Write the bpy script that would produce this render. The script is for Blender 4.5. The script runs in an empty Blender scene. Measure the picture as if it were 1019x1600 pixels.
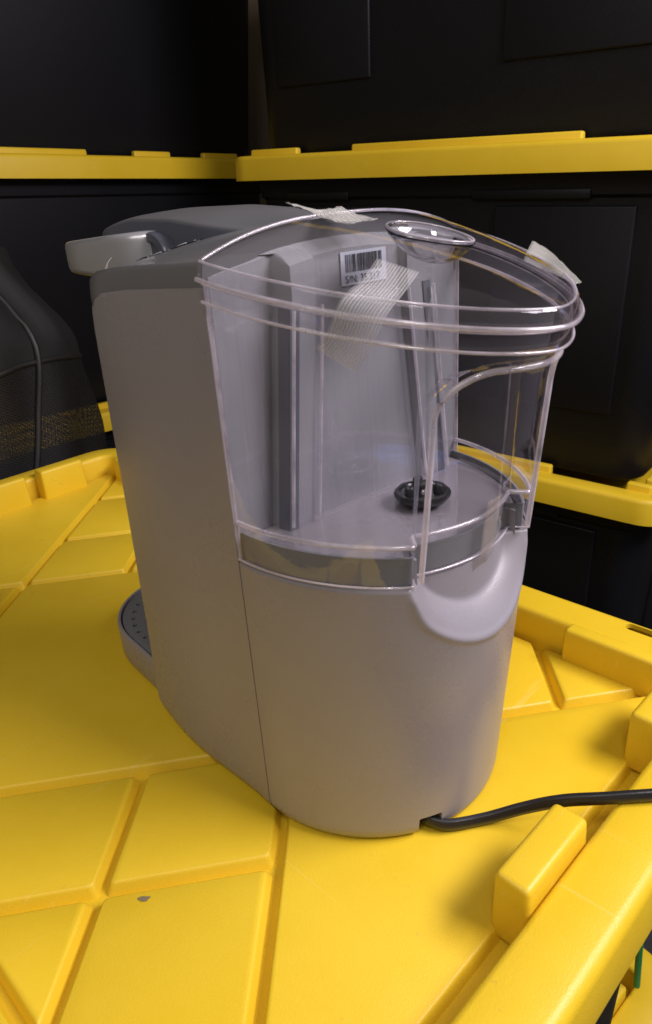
import bpy, bmesh, math, random
from mathutils import Vector, Matrix
PI = math.pi
sc = bpy.context.scene
col = sc.collection

# ------------------------------------------------------------------ camera
CAM_POS = Vector((.2944, -.1716, .3497)); YAW, PITCH, ROLL = 2.4753, .4196, -.0733
fw = Vector((math.cos(YAW)*math.cos(PITCH), math.sin(YAW)*math.cos(PITCH), -math.sin(PITCH)))
rt = Vector((math.sin(YAW), -math.cos(YAW), 0)); upv = rt.cross(fw)
r2 = rt*math.cos(ROLL)+upv*math.sin(ROLL); u2 = upv*math.cos(ROLL)-rt*math.sin(ROLL)
cd = bpy.data.cameras.new('camera'); cam = bpy.data.objects.new('camera', cd); col.objects.link(cam)
cam.matrix_world = Matrix(((r2.x, u2.x, -fw.x, CAM_POS.x), (r2.y, u2.y, -fw.y, CAM_POS.y), (r2.z, u2.z, -fw.z, CAM_POS.z), (0, 0, 0, 1)))
cd.sensor_fit = 'VERTICAL'; cd.sensor_height = 36; cd.lens = 1139/1600*36
cd.clip_start = .01; cd.clip_end = 100
cd.dof.use_dof = True; cd.dof.focus_distance = .56; cd.dof.aperture_fstop = 20
sc.camera = cam
# ------------------------------------------------------------------ world, lamps, exposure
w = bpy.data.worlds.new('World'); sc.world = w; w.use_nodes = True
w.node_tree.nodes['Background'].inputs[0].default_value = (1, .90, .82, 1)
w.node_tree.nodes['Background'].inputs[1].default_value = .13
def lamp(name, loc, target, size, power, color, sy=None):
    l = bpy.data.lights.new(name, 'AREA'); l.energy = power; l.color = color; l.size = size
    if sy: l.shape = 'RECTANGLE'; l.size_y = sy
    o = bpy.data.objects.new(name, l); col.objects.link(o)
    o.location = loc; o.rotation_euler = (Vector(target)-Vector(loc)).to_track_quat('-Z', 'Y').to_euler()
    return o
lamp('ceiling_lamp', (.86, .66, 1.12), (0, .08, .1), .85, 28, (1, .91, .97), .40)
lamp('fill_light', (.45, -1.25, 1.45), (-.1, .1, .1), 1.2, 6.5, (1, .92, .87), .8)  # broad soft fill added behind the camera for reflections and brighter edges
lamp('sparkle_light', (.55, -.45, 1.25), (0, .05, .2), .16, 3, (1, .93, .95))  # small light added for crisp highlights on the top cover and handle
lamp('screen_glow', (.9, 1.05, .55), (.05, .1, .2), .22, .55, (.15, .32, 1))
sc.view_settings.view_transform = 'Standard'; sc.view_settings.look = 'None'
sc.view_settings.exposure = 0; sc.view_settings.gamma = 1; sc.view_settings.use_curve_mapping = False
sc.render.engine = 'CYCLES'
cy = sc.cycles
cy.max_bounces = 24; cy.transmission_bounces = 24; cy.transparent_max_bounces = 24; cy.glossy_bounces = 8; cy.diffuse_bounces = 4
cy.caustics_refractive = False; cy.caustics_reflective = False; cy.blur_glossy = .6; cy.sample_clamp_indirect = 4
cy.use_denoising = True
try: cy.denoiser = 'OPENIMAGEDENOISE'
except Exception: pass

# ------------------------------------------------------------------ materials
def mat(name, color, rough=.5, spec=.5, metal=0, trans=0, ior=1.5, var=0, vscale=8, bump=0, bscale=300, rvar=0, coat=0):
    m = bpy.data.materials.new(name); m.use_nodes = True
    nt = m.node_tree; b = nt.nodes['Principled BSDF']
    b.inputs['Base Color'].default_value = (*color, 1); b.inputs['Roughness'].default_value = rough
    b.inputs['Specular IOR Level'].default_value = spec; b.inputs['Metallic'].default_value = metal
    b.inputs['Transmission Weight'].default_value = trans; b.inputs['IOR'].default_value = ior
    b.inputs['Coat Weight'].default_value = coat
    tc = nt.nodes.new('ShaderNodeTexCoord')
    if var or rvar:
        n = nt.nodes.new('ShaderNodeTexNoise'); n.inputs['Scale'].default_value = vscale; n.inputs['Detail'].default_value = 6; n.inputs['Roughness'].default_value = .6
        nt.links.new(tc.outputs['Object'], n.inputs['Vector'])
        if var:
            r = nt.nodes.new('ShaderNodeMapRange'); r.inputs[1].default_value = .3; r.inputs[2].default_value = .7; r.inputs[3].default_value = 1-var; r.inputs[4].default_value = 1+var
            nt.links.new(n.outputs['Fac'], r.inputs[0])
            mx = nt.nodes.new('ShaderNodeVectorMath'); mx.operation = 'SCALE'; mx.inputs[0].default_value = color
            nt.links.new(r.outputs[0], mx.inputs['Scale']); nt.links.new(mx.outputs[0], b.inputs['Base Color'])
        if rvar:
            r = nt.nodes.new('ShaderNodeMapRange'); r.inputs[1].default_value = .3; r.inputs[2].default_value = .7; r.inputs[3].default_value = rough-rvar; r.inputs[4].default_value = rough+rvar
            nt.links.new(n.outputs['Fac'], r.inputs[0]); nt.links.new(r.outputs[0], b.inputs['Roughness'])
    if bump:
        n2 = nt.nodes.new('ShaderNodeTexNoise'); n2.inputs['Scale'].default_value = bscale; n2.inputs['Detail'].default_value = 3
        nt.links.new(tc.outputs['Object'], n2.inputs['Vector'])
        bp = nt.nodes.new('ShaderNodeBump'); bp.inputs['Strength'].default_value = bump; bp.inputs['Distance'].default_value = .001
        nt.links.new(n2.outputs['Fac'], bp.inputs['Height']); nt.links.new(bp.outputs[0], b.inputs['Normal'])
    return m
M = {}
M['grey'] = mat('grey_plastic', (.275, .258, .277), .29, .5, var=.04, vscale=9, bump=.12, bscale=1500, rvar=.05)
M['gloss'] = mat('glossy_grey_plastic', (.14, .141, .146), .20, .5, rvar=.03, vscale=15)
M['hood'] = mat('hood_plastic', (.115, .118, .126), .36, .5, bump=.05, bscale=2000)
M['slate'] = mat('slate_plastic', (.075, .082, .105), .3, .5)
M['silver'] = mat('silver_paint', (.52, .53, .55), .24, .5, metal=.55, bump=.03, bscale=2500)
M['dark'] = mat('dark_plastic', (.012, .012, .014), .3)
M['glassblack'] = mat('glossy_black', (.006, .006, .007), .06)
M['rearwall'] = mat('rear_wall_plastic', (.28, .28, .30), .27, .5, rvar=.06, vscale=12)
M['ribgrey'] = mat('rib_plastic', (.115, .12, .14), .3)
M['ring'] = mat('seat_ring_plastic', (.20, .205, .215), .7, .2)
M['tray'] = mat('grate_plastic', (.17, .17, .18), .4)
M['chrome'] = mat('steel', (.7, .7, .72), .15, metal=1)
M['cord'] = mat('cord_rubber', (.014, .014, .015), .38, bump=.1, bscale=400)
M['white'] = mat('label_paper', (.50, .52, .60), .5)
M['ink'] = mat('print_ink', (.02, .02, .03), .5)
M['totebody'] = mat('tote_black_plastic', (.0055, .0058, .0075), .45, .30, var=.15, vscale=4, bump=.25, bscale=500)
M['floor'] = mat('concrete', (.05, .048, .045), .8, var=.3, vscale=6)
M['wall'] = mat('tan_wall_paint', (.20, .155, .10), .8, var=.1, vscale=5)
M['green'] = mat('green_strap', (.02, .25, .08), .5)
M['smudge'] = mat('grey_scuff', (.20, .16, .08), .7)
M['piping'] = mat('bag_piping', (.012, .0115, .011), .5, bump=.2, bscale=900)
M['cloth'] = mat('black_cloth', (.006, .006, .0065), .7, bump=.5, bscale=700, var=.3, vscale=14)

def clear_sheet():
    # thin clear plastic sheet: see-through with angle-dependent surface reflection and a trace of haze
    m = bpy.data.materials.new('clear_plastic'); m.use_nodes = True; nt = m.node_tree; out = nt.nodes['Material Output']; nt.nodes.remove(nt.nodes['Principled BSDF'])
    tr = nt.nodes.new('ShaderNodeBsdfTransparent'); tr.inputs[0].default_value = (.985, .982, .99, 1)
    gl = nt.nodes.new('ShaderNodeBsdfGlossy'); gl.inputs['Roughness'].default_value = .02; gl.inputs['Color'].default_value = (.97, .95, 1, 1)
    hz = nt.nodes.new('ShaderNodeBsdfTranslucent'); hz.inputs[0].default_value = (.8, .78, .84, 1); df = nt.nodes.new('ShaderNodeBsdfDiffuse'); df.inputs[0].default_value = (.8, .78, .84, 1)
    hm = nt.nodes.new('ShaderNodeMixShader'); nt.links.new(hz.outputs[0], hm.inputs[1]); nt.links.new(df.outputs[0], hm.inputs[2])
    lw = nt.nodes.new('ShaderNodeLayerWeight'); lw.inputs[0].default_value = .5
    pw = nt.nodes.new('ShaderNodeMath'); pw.operation = 'POWER'; pw.inputs[1].default_value = 4.2; nt.links.new(lw.outputs['Facing'], pw.inputs[0])
    mr = nt.nodes.new('ShaderNodeMapRange'); mr.inputs[3].default_value = .06; mr.inputs[4].default_value = .95; nt.links.new(pw.outputs[0], mr.inputs[0])
    tc = nt.nodes.new('ShaderNodeTexCoord'); n = nt.nodes.new('ShaderNodeTexNoise'); n.inputs['Scale'].default_value = 26; n.inputs['Detail'].default_value = 5; nt.links.new(tc.outputs['Object'], n.inputs['Vector'])
    bp = nt.nodes.new('ShaderNodeBump'); bp.inputs['Strength'].default_value = .35; bp.inputs['Distance'].default_value = .0012; nt.links.new(n.outputs['Fac'], bp.inputs['Height']); nt.links.new(bp.outputs[0], gl.inputs['Normal'])
    hr = nt.nodes.new('ShaderNodeMapRange'); hr.inputs[1].default_value = .35; hr.inputs[2].default_value = .75; hr.inputs[3].default_value = .001; hr.inputs[4].default_value = .012; nt.links.new(n.outputs['Fac'], hr.inputs[0])
    m1 = nt.nodes.new('ShaderNodeMixShader'); nt.links.new(hr.outputs[0], m1.inputs[0]); nt.links.new(tr.outputs[0], m1.inputs[1]); nt.links.new(hm.outputs[0], m1.inputs[2])
    m2 = nt.nodes.new('ShaderNodeMixShader'); nt.links.new(mr.outputs[0], m2.inputs[0]); nt.links.new(m1.outputs[0], m2.inputs[1]); nt.links.new(gl.outputs[0], m2.inputs[2])
    nt.links.new(m2.outputs[0], out.inputs[0]); return m
M['glass'] = clear_sheet()
def clear_edge():
    # moulded edges of the clear plastic: half see-through, patchy pale lavender painted in for light running along the sheet
    m = bpy.data.materials.new('clear_plastic_edge'); m.use_nodes = True; nt = m.node_tree; out = nt.nodes['Material Output']; nt.nodes.remove(nt.nodes['Principled BSDF'])
    N_ = nt.nodes.new; L_ = nt.links.new
    tr = N_('ShaderNodeBsdfTransparent'); gl = N_('ShaderNodeBsdfGlossy'); gl.inputs['Roughness'].default_value = .12
    df = N_('ShaderNodeBsdfDiffuse'); df.inputs[0].default_value = (.88, .82, .90, 1); tl = N_('ShaderNodeBsdfTranslucent'); tl.inputs[0].default_value = (.88, .82, .90, 1)
    hm = N_('ShaderNodeMixShader'); L_(df.outputs[0], hm.inputs[1]); L_(tl.outputs[0], hm.inputs[2])
    tc = N_('ShaderNodeTexCoord'); n = N_('ShaderNodeTexNoise'); n.inputs['Scale'].default_value = 48; n.inputs['Detail'].default_value = 5; L_(tc.outputs['Object'], n.inputs['Vector'])
    r = N_('ShaderNodeMapRange'); r.inputs[1].default_value = .34; r.inputs[2].default_value = .66; r.inputs[3].default_value = .24; r.inputs[4].default_value = .74; L_(n.outputs['Fac'], r.inputs[0])
    m1 = N_('ShaderNodeMixShader'); L_(r.outputs[0], m1.inputs[0]); L_(tr.outputs[0], m1.inputs[1]); L_(hm.outputs[0], m1.inputs[2])
    m2 = N_('ShaderNodeMixShader'); m2.inputs[0].default_value = .14; L_(m1.outputs[0], m2.inputs[1]); L_(gl.outputs[0], m2.inputs[2]); L_(m2.outputs[0], out.inputs[0])
    return m
M['edge'] = clear_edge()
def clear_solid():
    m = bpy.data.materials.new('clear_plastic_solid'); m.use_nodes = True
    b = m.node_tree.nodes['Principled BSDF']
    b.inputs['Base Color'].default_value = (.98, .97, 1, 1); b.inputs['Roughness'].default_value = .02
    b.inputs['Transmission Weight'].default_value = 1; b.inputs['IOR'].default_value = 1.49
    return m
M['solid'] = clear_solid()
def yellow():
    m = mat('yellow_tote_plastic', (.77, .53, .03), .40, .45, bump=.18, bscale=900)
    nt = m.node_tree; b = nt.nodes['Principled BSDF']; tc = nt.nodes['Texture Coordinate']
    n = nt.nodes.new('ShaderNodeTexNoise'); n.inputs['Scale'].default_value = 5; n.inputs['Detail'].default_value = 7; n.inputs['Roughness'].default_value = .65
    nt.links.new(tc.outputs['Object'], n.inputs['Vector'])
    cr = nt.nodes.new('ShaderNodeValToRGB'); cr.color_ramp.elements[0].position = .3; cr.color_ramp.elements[0].color = (.735, .49, .016, 1)
    cr.color_ramp.elements[1].position = .72; cr.color_ramp.elements[1].color = (.81, .572, .030, 1)
    nt.links.new(n.outputs['Fac'], cr.inputs[0])
    # sparse scuffs and dust
    n2 = nt.nodes.new('ShaderNodeTexNoise'); n2.inputs['Scale'].default_value = 60; n2.inputs['Detail'].default_value = 8; n2.inputs['Distortion'].default_value = 1.2
    nt.links.new(tc.outputs['Object'], n2.inputs['Vector'])
    r = nt.nodes.new('ShaderNodeMapRange'); r.inputs[1].default_value = .70; r.inputs[2].default_value = .80; r.inputs[3].default_value = 0; r.inputs[4].default_value = .45
    nt.links.new(n2.outputs['Fac'], r.inputs[0])
    mx = nt.nodes.new('ShaderNodeMix'); mx.data_type = 'RGBA'; mx.inputs['B'].default_value = (.30, .22, .08, 1)
    nt.links.new(r.outputs[0], mx.inputs['Factor']); nt.links.new(cr.outputs[0], mx.inputs['A']); nt.links.new(mx.outputs['Result'], b.inputs['Base Color'])
    # fine scratches, two directions
    prev = mx
    for sc_, rot_ in (((6, 190, 60), .5), ((150, 5, 60), -.35)):
        mp = nt.nodes.new('ShaderNodeMapping'); mp.inputs['Scale'].default_value = sc_; mp.inputs['Rotation'].default_value = (0, 0, rot_); nt.links.new(tc.outputs['Object'], mp.inputs[0])
        n4 = nt.nodes.new('ShaderNodeTexNoise'); n4.inputs['Scale'].default_value = 1; n4.inputs['Detail'].default_value = 2; n4.inputs['Distortion'].default_value = .6; nt.links.new(mp.outputs[0], n4.inputs['Vector'])
        r4 = nt.nodes.new('ShaderNodeMapRange'); r4.inputs[1].default_value = .70; r4.inputs[2].default_value = .76; r4.inputs[3].default_value = 0; r4.inputs[4].default_value = .16; nt.links.new(n4.outputs['Fac'], r4.inputs[0])
        m4 = nt.nodes.new('ShaderNodeMix'); m4.data_type = 'RGBA'; m4.inputs['B'].default_value = (.86, .70, .25, 1)
        nt.links.new(r4.outputs[0], m4.inputs['Factor']); nt.links.new(prev.outputs['Result'], m4.inputs['A']); prev = m4
    nt.links.new(prev.outputs['Result'], b.inputs['Base Color'])
    r3 = nt.nodes.new('ShaderNodeMapRange'); r3.inputs[1].default_value = .3; r3.inputs[2].default_value = .7; r3.inputs[3].default_value = .33; r3.inputs[4].default_value = .5
    nt.links.new(n.outputs['Fac'], r3.inputs[0]); nt.links.new(r3.outputs[0], b.inputs['Roughness'])
    return m
M['yellow'] = yellow()
def tape_mat(name, stripes, alpha, color):
    m = bpy.data.materials.new(name); m.use_nodes = True; nt = m.node_tree
    b = nt.nodes['Principled BSDF']; out = nt.nodes['Material Output']
    b.inputs['Base Color'].default_value = (*color, 1); b.inputs['Roughness'].default_value = .16
    tr = nt.nodes.new('ShaderNodeBsdfTransparent'); mx = nt.nodes.new('ShaderNodeMixShader')
    uv = nt.nodes.new('ShaderNodeUVMap'); sp = nt.nodes.new('ShaderNodeSeparateXYZ'); nt.links.new(uv.outputs[0], sp.inputs[0])
    nz = nt.nodes.new('ShaderNodeTexNoise'); nz.inputs['Scale'].default_value = 3.0; nt.links.new(uv.outputs[0], nz.inputs['Vector'])
    w1 = nt.nodes.new('ShaderNodeMath'); w1.operation = 'MULTIPLY_ADD'; w1.inputs[1].default_value = .06; nt.links.new(nz.outputs['Fac'], w1.inputs[0]); nt.links.new(sp.outputs['X'], w1.inputs[2])
    s1 = nt.nodes.new('ShaderNodeMath'); s1.operation = 'MULTIPLY'; s1.inputs[1].default_value = stripes*2*PI; nt.links.new(w1.outputs[0], s1.inputs[0])
    s2 = nt.nodes.new('ShaderNodeMath'); s2.operation = 'SINE'; nt.links.new(s1.outputs[0], s2.inputs[0])
    r = nt.nodes.new('ShaderNodeMapRange'); r.inputs[1].default_value = -1; r.inputs[2].default_value = 1; r.inputs[3].default_value = alpha-.10; r.inputs[4].default_value = alpha+.12
    nt.links.new(s2.outputs[0], r.inputs[0]); nt.links.new(r.outputs[0], mx.inputs[0])
    bp = nt.nodes.new('ShaderNodeBump'); bp.inputs['Strength'].default_value = .5; bp.inputs['Distance'].default_value = .0005; nt.links.new(s2.outputs[0], bp.inputs['Height']); nt.links.new(bp.outputs[0], b.inputs['Normal'])
    nt.links.new(tr.outputs[0], mx.inputs[1]); nt.links.new(b.outputs[0], mx.inputs[2]); nt.links.new(mx.outputs[0], out.inputs[0])
    return m
M['tape'] = tape_mat('filament_tape', 14, .17, (.80, .79, .79))
M['tape2'] = tape_mat('filament_tape_folded', 9, .40, (.72, .71, .66))
M['tape3'] = tape_mat('brown_tape', 10, .22, (.50, .42, .36))
def net_mat():
    m = bpy.data.materials.new('black_net'); m.use_nodes = True; nt = m.node_tree
    b = nt.nodes['Principled BSDF']; out = nt.nodes['Material Output']
    b.inputs['Base Color'].default_value = (.007, .0068, .007, 1); b.inputs['Roughness'].default_value = .6
    tr = nt.nodes.new('ShaderNodeBsdfTransparent'); mx = nt.nodes.new('ShaderNodeMixShader')
    uv = nt.nodes.new('ShaderNodeUVMap'); mp = nt.nodes.new('ShaderNodeMapping'); mp.inputs['Rotation'].default_value = (0, 0, .6); mp.inputs['Scale'].default_value = (150, 150, 1)
    nt.links.new(uv.outputs[0], mp.inputs[0])
    v = nt.nodes.new('ShaderNodeTexVoronoi'); v.inputs['Randomness'].default_value = .08; v.inputs['Scale'].default_value = 1; nt.links.new(mp.outputs[0], v.inputs['Vector'])
    r = nt.nodes.new('ShaderNodeMapRange'); r.inputs[1].default_value = .24; r.inputs[2].default_value = .34; r.inputs[3].default_value = .25; r.inputs[4].default_value = 1; nt.links.new(v.outputs['Distance'], r.inputs[0])
    nt.links.new(r.outputs[0], mx.inputs[0]); nt.links.new(tr.outputs[0], mx.inputs[1]); nt.links.new(b.outputs[0], mx.inputs[2]); nt.links.new(mx.outputs[0], out.inputs[0])
    return m
M['net'] = net_mat()

def streak(m, sx, sy, sz, lo, hi):
    # long vertical streaks in gloss and bump, shaped to imitate room reflections
    nt = m.node_tree; tc = nt.nodes['Texture Coordinate']; mp = nt.nodes.new('ShaderNodeMapping'); mp.inputs['Scale'].default_value = (sx, sy, sz); nt.links.new(tc.outputs['Object'], mp.inputs[0])
    n = nt.nodes.new('ShaderNodeTexNoise'); n.inputs['Scale'].default_value = 1; n.inputs['Detail'].default_value = 4; nt.links.new(mp.outputs[0], n.inputs['Vector'])
    r = nt.nodes.new('ShaderNodeMapRange'); r.inputs[1].default_value = .32; r.inputs[2].default_value = .68; r.inputs[3].default_value = lo; r.inputs[4].default_value = hi; nt.links.new(n.outputs['Fac'], r.inputs[0])
    nt.links.new(r.outputs[0], nt.nodes['Principled BSDF'].inputs['Roughness'])
    bp = nt.nodes.new('ShaderNodeBump'); bp.inputs['Strength'].default_value = .5; bp.inputs['Distance'].default_value = .0015; nt.links.new(n.outputs['Fac'], bp.inputs['Height']); nt.links.new(bp.outputs[0], nt.nodes['Principled BSDF'].inputs['Normal'])
streak(M['rearwall'], 20, 95, 5, .10, .42)
# ------------------------------------------------------------------ helpers
def obj(name, mesh, m, parent=None, smooth=35):
    if isinstance(mesh, bmesh.types.BMesh):
        me = bpy.data.meshes.new(name); mesh.normal_update(); mesh.to_mesh(me); mesh.free()
    else: me = mesh
    if m is not None and not me.materials: me.materials.append(m)
    if smooth:
        me.shade_smooth()
        if smooth < 180: me.set_sharp_from_angle(angle=math.radians(smooth))
    o = bpy.data.objects.new(name, me); col.objects.link(o)
    if parent: o.parent = parent
    return o
def thing(name, label, cat, group=None, mw=None):
    o = bpy.data.objects.new(name, None); col.objects.link(o); o.empty_display_size = .02
    o['label'] = label; o['category'] = cat
    if group: o['group'] = group
    if mw is not None: o.matrix_world = mw
    return o
def tag(o, label, cat, group=None):
    o['label'] = label; o['category'] = cat
    if group: o['group'] = group
    return o
def pydata(name, v, f):
    me = bpy.data.meshes.new(name); me.from_pydata([tuple(x) for x in v], [], f); me.update(); return me
def grid_faces(nr, nc, closed, off=0):
    F = []
    for i in range(nr-1):
        for j in range(nc if closed else nc-1):
            k = (j+1) % nc
            F.append((off+i*nc+j, off+i*nc+k, off+(i+1)*nc+k, off+(i+1)*nc+j))
    return F
def loft(rings, closed=True, cap0=False, cap1=False):
    v = [p for r in rings for p in r]; nc = len(rings[0]); f = grid_faces(len(rings), nc, closed)
    if cap0: f.append(tuple(reversed(range(nc))))
    if cap1: f.append(tuple(range((len(rings)-1)*nc, len(rings)*nc)))
    return v, f
def fixn(me):
    bm = bmesh.new(); bm.from_mesh(me); bmesh.ops.recalc_face_normals(bm, faces=bm.faces); bm.to_mesh(me); bm.free(); return me
def lmesh(name, rings, closed=True, cap0=True, cap1=True):
    v, f = loft(rings, closed, cap0, cap1); return fixn(pydata(name, v, f))
def rbox(x0, x1, y0, y1, z0, z1, r=.004, seg=3, taper=0):
    bm = bmesh.new(); bmesh.ops.create_cube(bm, size=1)
    for v in bm.verts:
        t = taper if v.co.z > 0 else 0
        v.co = Vector(((x0+x1)/2+v.co.x*((x1-x0)-2*t), (y0+y1)/2+v.co.y*((y1-y0)-2*t), (z0+z1)/2+v.co.z*(z1-z0)))
    bmesh.ops.bevel(bm, geom=bm.edges[:], offset=r, segments=seg, affect='EDGES', profile=.5)
    return bm
def tube(pts, rad, n=10, flat=1.0, cap=True):
    P = [Vector(p) for p in pts]; rings = []; up = Vector((0, 0, 1))
    for i, p in enumerate(P):
        d = (P[min(i+1, len(P)-1)]-P[max(i-1, 0)]).normalized(); s = d.cross(up)
        if s.length < 1e-4: s = Vector((1, 0, 0))
        s.normalize(); t = s.cross(d); rr = rad[i] if isinstance(rad, (list, tuple)) else rad
        rings.append([p+s*math.cos(2*PI*k/n)*rr*flat+t*math.sin(2*PI*k/n)*rr for k in range(n)])
    return rings
def catmull(pts, n=8):
    P = [Vector(p) for p in pts]; P = [P[0]*2-P[1]]+P+[P[-1]*2-P[-2]]; out = []
    for i in range(1, len(P)-2):
        for k in range(n):
            t = k/n; a, b, c, d = P[i-1:i+3]
            out.append(.5*((2*b)+(c-a)*t+(2*a-5*b+4*c-d)*t*t+(3*b-a-3*c+d)*t**3))
    out.append(P[-2]); return out
def sstep(a, b, x):
    t = max(0, min(1, (x-a)/(b-a))); return t*t*(3-2*t)
def lerp(a, b, t): return a+(b-a)*t
def interp(tab, x):
    if x <= tab[0][0]: return tab[0][1]
    for (a, fa), (b, fb) in zip(tab, tab[1:]):
        if x <= b: return fa+(fb-fa)*(x-a)/(b-a)
    return tab[-1][1]
def modify(o, kind, **kw):
    md = o.modifiers.new(kind.lower(), kind)
    for k, v in kw.items(): setattr(md, k, v)
    return md

# ------------------------------------------------------------------ setting
fl = obj('floor', pydata('floor', [(-6, -6, -.985), (6, -6, -.985), (6, 6, -.985), (-6, 6, -.985)], [(0, 1, 2, 3)]), M['floor'], smooth=0); fl['kind'] = 'structure'
wl = obj('wall', rbox(-4, 4, 2.05, 2.15, -.985, 2.6, .002, 1), M['wall']); wl['kind'] = 'structure'
wl.rotation_euler = (0, 0, math.radians(40))

# ------------------------------------------------------------------ storage totes
LU, LV = .4385, .290          # half length and half width of a lid
def rrect(hu, hv, r, z, n=8):
    out = []
    for cx, cyy, a0 in ((hu-r, hv-r, 0), (-(hu-r), hv-r, PI/2), (-(hu-r), -(hv-r), PI), (hu-r, -(hv-r), 1.5*PI)):
        for k in range(n+1):
            a = a0+PI/2*k/n; out.append(Vector((cx+r*math.cos(a), cyy+r*math.sin(a), z)))
    return out
RIM = [(0, -.016), (0, .0185), (.0012, .0222), (.0035, .0248), (.007, .026), (.0325, .026), (.0350, .0252), (.0364, .0232), (.0370, .020), (.0382, -.0060), (.0382, -.0115),
       (.0342, -.0115), (.0335, .0200), (.0320, .0222), (.006, .0222), (.0032, .0200), (.0028, -.016)]
def rim_mesh():
    rings = [rrect(LU-o, LV-o, max(.052-o, .012), z) for o, z in RIM]
    rings.append(rings[0])
    v = [p for r in rings[:-1] for p in r]; nc = len(rings[0]); nr = len(RIM)
    f = []
    for i in range(nr):
        for j in range(nc):
            k = (j+1) % nc; i2 = (i+1) % nr
            f.append((i*nc+j, i*nc+k, i2*nc+k, i2*nc+j))
    return fixn(pydata('rim', v, f))
IU, IV = LU-.0382, LV-.0382
LONG_SIDE = [(-.372, -.297), (-.20, .20), (.297, .372)]
def tote_lid(parent, slot=False, long_side=LONG_SIDE):
    rim = obj('lid', rim_mesh(), M['yellow'], parent, 50)
    sheet = obj('lid_floor', rbox(-IU-.002, IU+.002, -IV-.002, IV+.002, -.0115, -.0085, .0005, 1), M['yellow'], rim)
    blocks = []
    for (a, b) in long_side:
        for s in (-1, 1):
            y0, y1 = (IV-.006, IV+.0045) if s > 0 else (-IV-.0045, -IV+.006)
            if s > 0: blocks.append((a, b, IV-.010, IV+.0060))
            else: blocks.append((a, b, -IV-.0060, -IV+.010))
    for (a, b) in ((.015, .078), (.169, .225), (-.225, -.169)):
        blocks.append((IU-.0205, IU+.0015, a, b))
    for (a, b) in ((.035, .126), (.144, .205), (-.126, -.035), (-.205, -.144)):
        blocks.append((-IU-.0015, -IU+.0225, a, b))
    for (a, b, c, d) in blocks:
        hb = .0275 if (slot and c > .2) else .0375
        obj('rim_block', rbox(a, b, c, d, -.006, hb, .0034, 4, .0012), M['yellow'], rim, 60)
    if slot:
        cut = obj('slot_cutter', rbox(.331, .385, .2745, .2835, .0, .05, .0042, 4), None, parent)
        md = rim.modifiers.new('slot', 'BOOLEAN'); md.operation = 'DIFFERENCE'; md.object = cut; md.solver = 'EXACT'
        bpy.context.view_layer.update()
        dg = bpy.context.evaluated_depsgraph_get(); me = bpy.data.meshes.new_from_object(rim.evaluated_get(dg))
        rim.modifiers.clear(); rim.data = me; me.set_sharp_from_angle(angle=math.radians(50))
        bpy.data.objects.remove(cut)
    return rim
def tote_body(parent, depth=.475, panels=True):
    rings = []
    for z, hu, hv, r in ((-.0095, LU-.030, LV-.030, .05), (-.045, LU-.034, LV-.034, .05), (-.05, LU-.040, LV-.040, .05), (-depth+.012, LU-.056, LV-.056, .05), (-depth+.003, LU-.060, LV-.060, .05), (-depth, LU-.07, LV-.07, .045)):
        rings.append(rrect(hu, hv, r, z))
    body = obj('body', lmesh('body', rings), M['totebody'], parent, 40)
    if panels:
        sl = math.atan(.018/(depth-.06))
        for s in (-1, 1):
            for (a, b) in ((-.325, -.125), (.110, .325)):
                p = obj('side_panel', rbox(a, b, -.006, .0028, -.305, 0, .0028, 3), M['totebody'], body, 60)
                p.location = (0, s*(LV-.0405), -.06); p.rotation_euler = (-s*sl, 0, 0)
        for s in (-1, 1):
            p = obj('side_panel', rbox(-.003, .006, -.12, .12, -.305, 0, .004, 3), M['totebody'], body, 60)
            p.location = (s*(LU-.0405), 0, -.06); p.rotation_euler = (0, s*sl, 0)
        for s in (-1, 1):   # stiffening ledge under the lid
            for (a, b) in ((-.31, -.17), (.07, .26)):
                obj('ledge', rbox(a, b, s*(LV-.037)-.006, s*(LV-.037)+.006, -.052, -.036, .003, 2), M['totebody'], body, 60)
    return body
def frame_matrix(origin, e, up):
    ex = Vector(e).normalized(); upn = Vector(up).normalized(); ey = upn.cross(ex).normalized(); ez = ex.cross(ey)
    return Matrix(((ex.x, ey.x, ez.x, origin[0]), (ex.y, ey.y, ez.y, origin[1]), (ex.z, ey.z, ez.z, origin[2]), (0, 0, 0, 1)))
UPG = Vector((.0297, .0433, .9986))

# the tote the machine stands on
TH = math.radians(5.6)
table_mw = Matrix.Rotation(TH, 4, 'Z') @ Matrix.Translation((-.2395, .009, 0))
table = thing('storage_tote', 'black tote whose scuffed yellow lid carries the coffee maker', 'tote', 'stacked totes', table_mw)
tlid = tote_lid(table, slot=True)
tote_body(table, .46, False)
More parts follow.
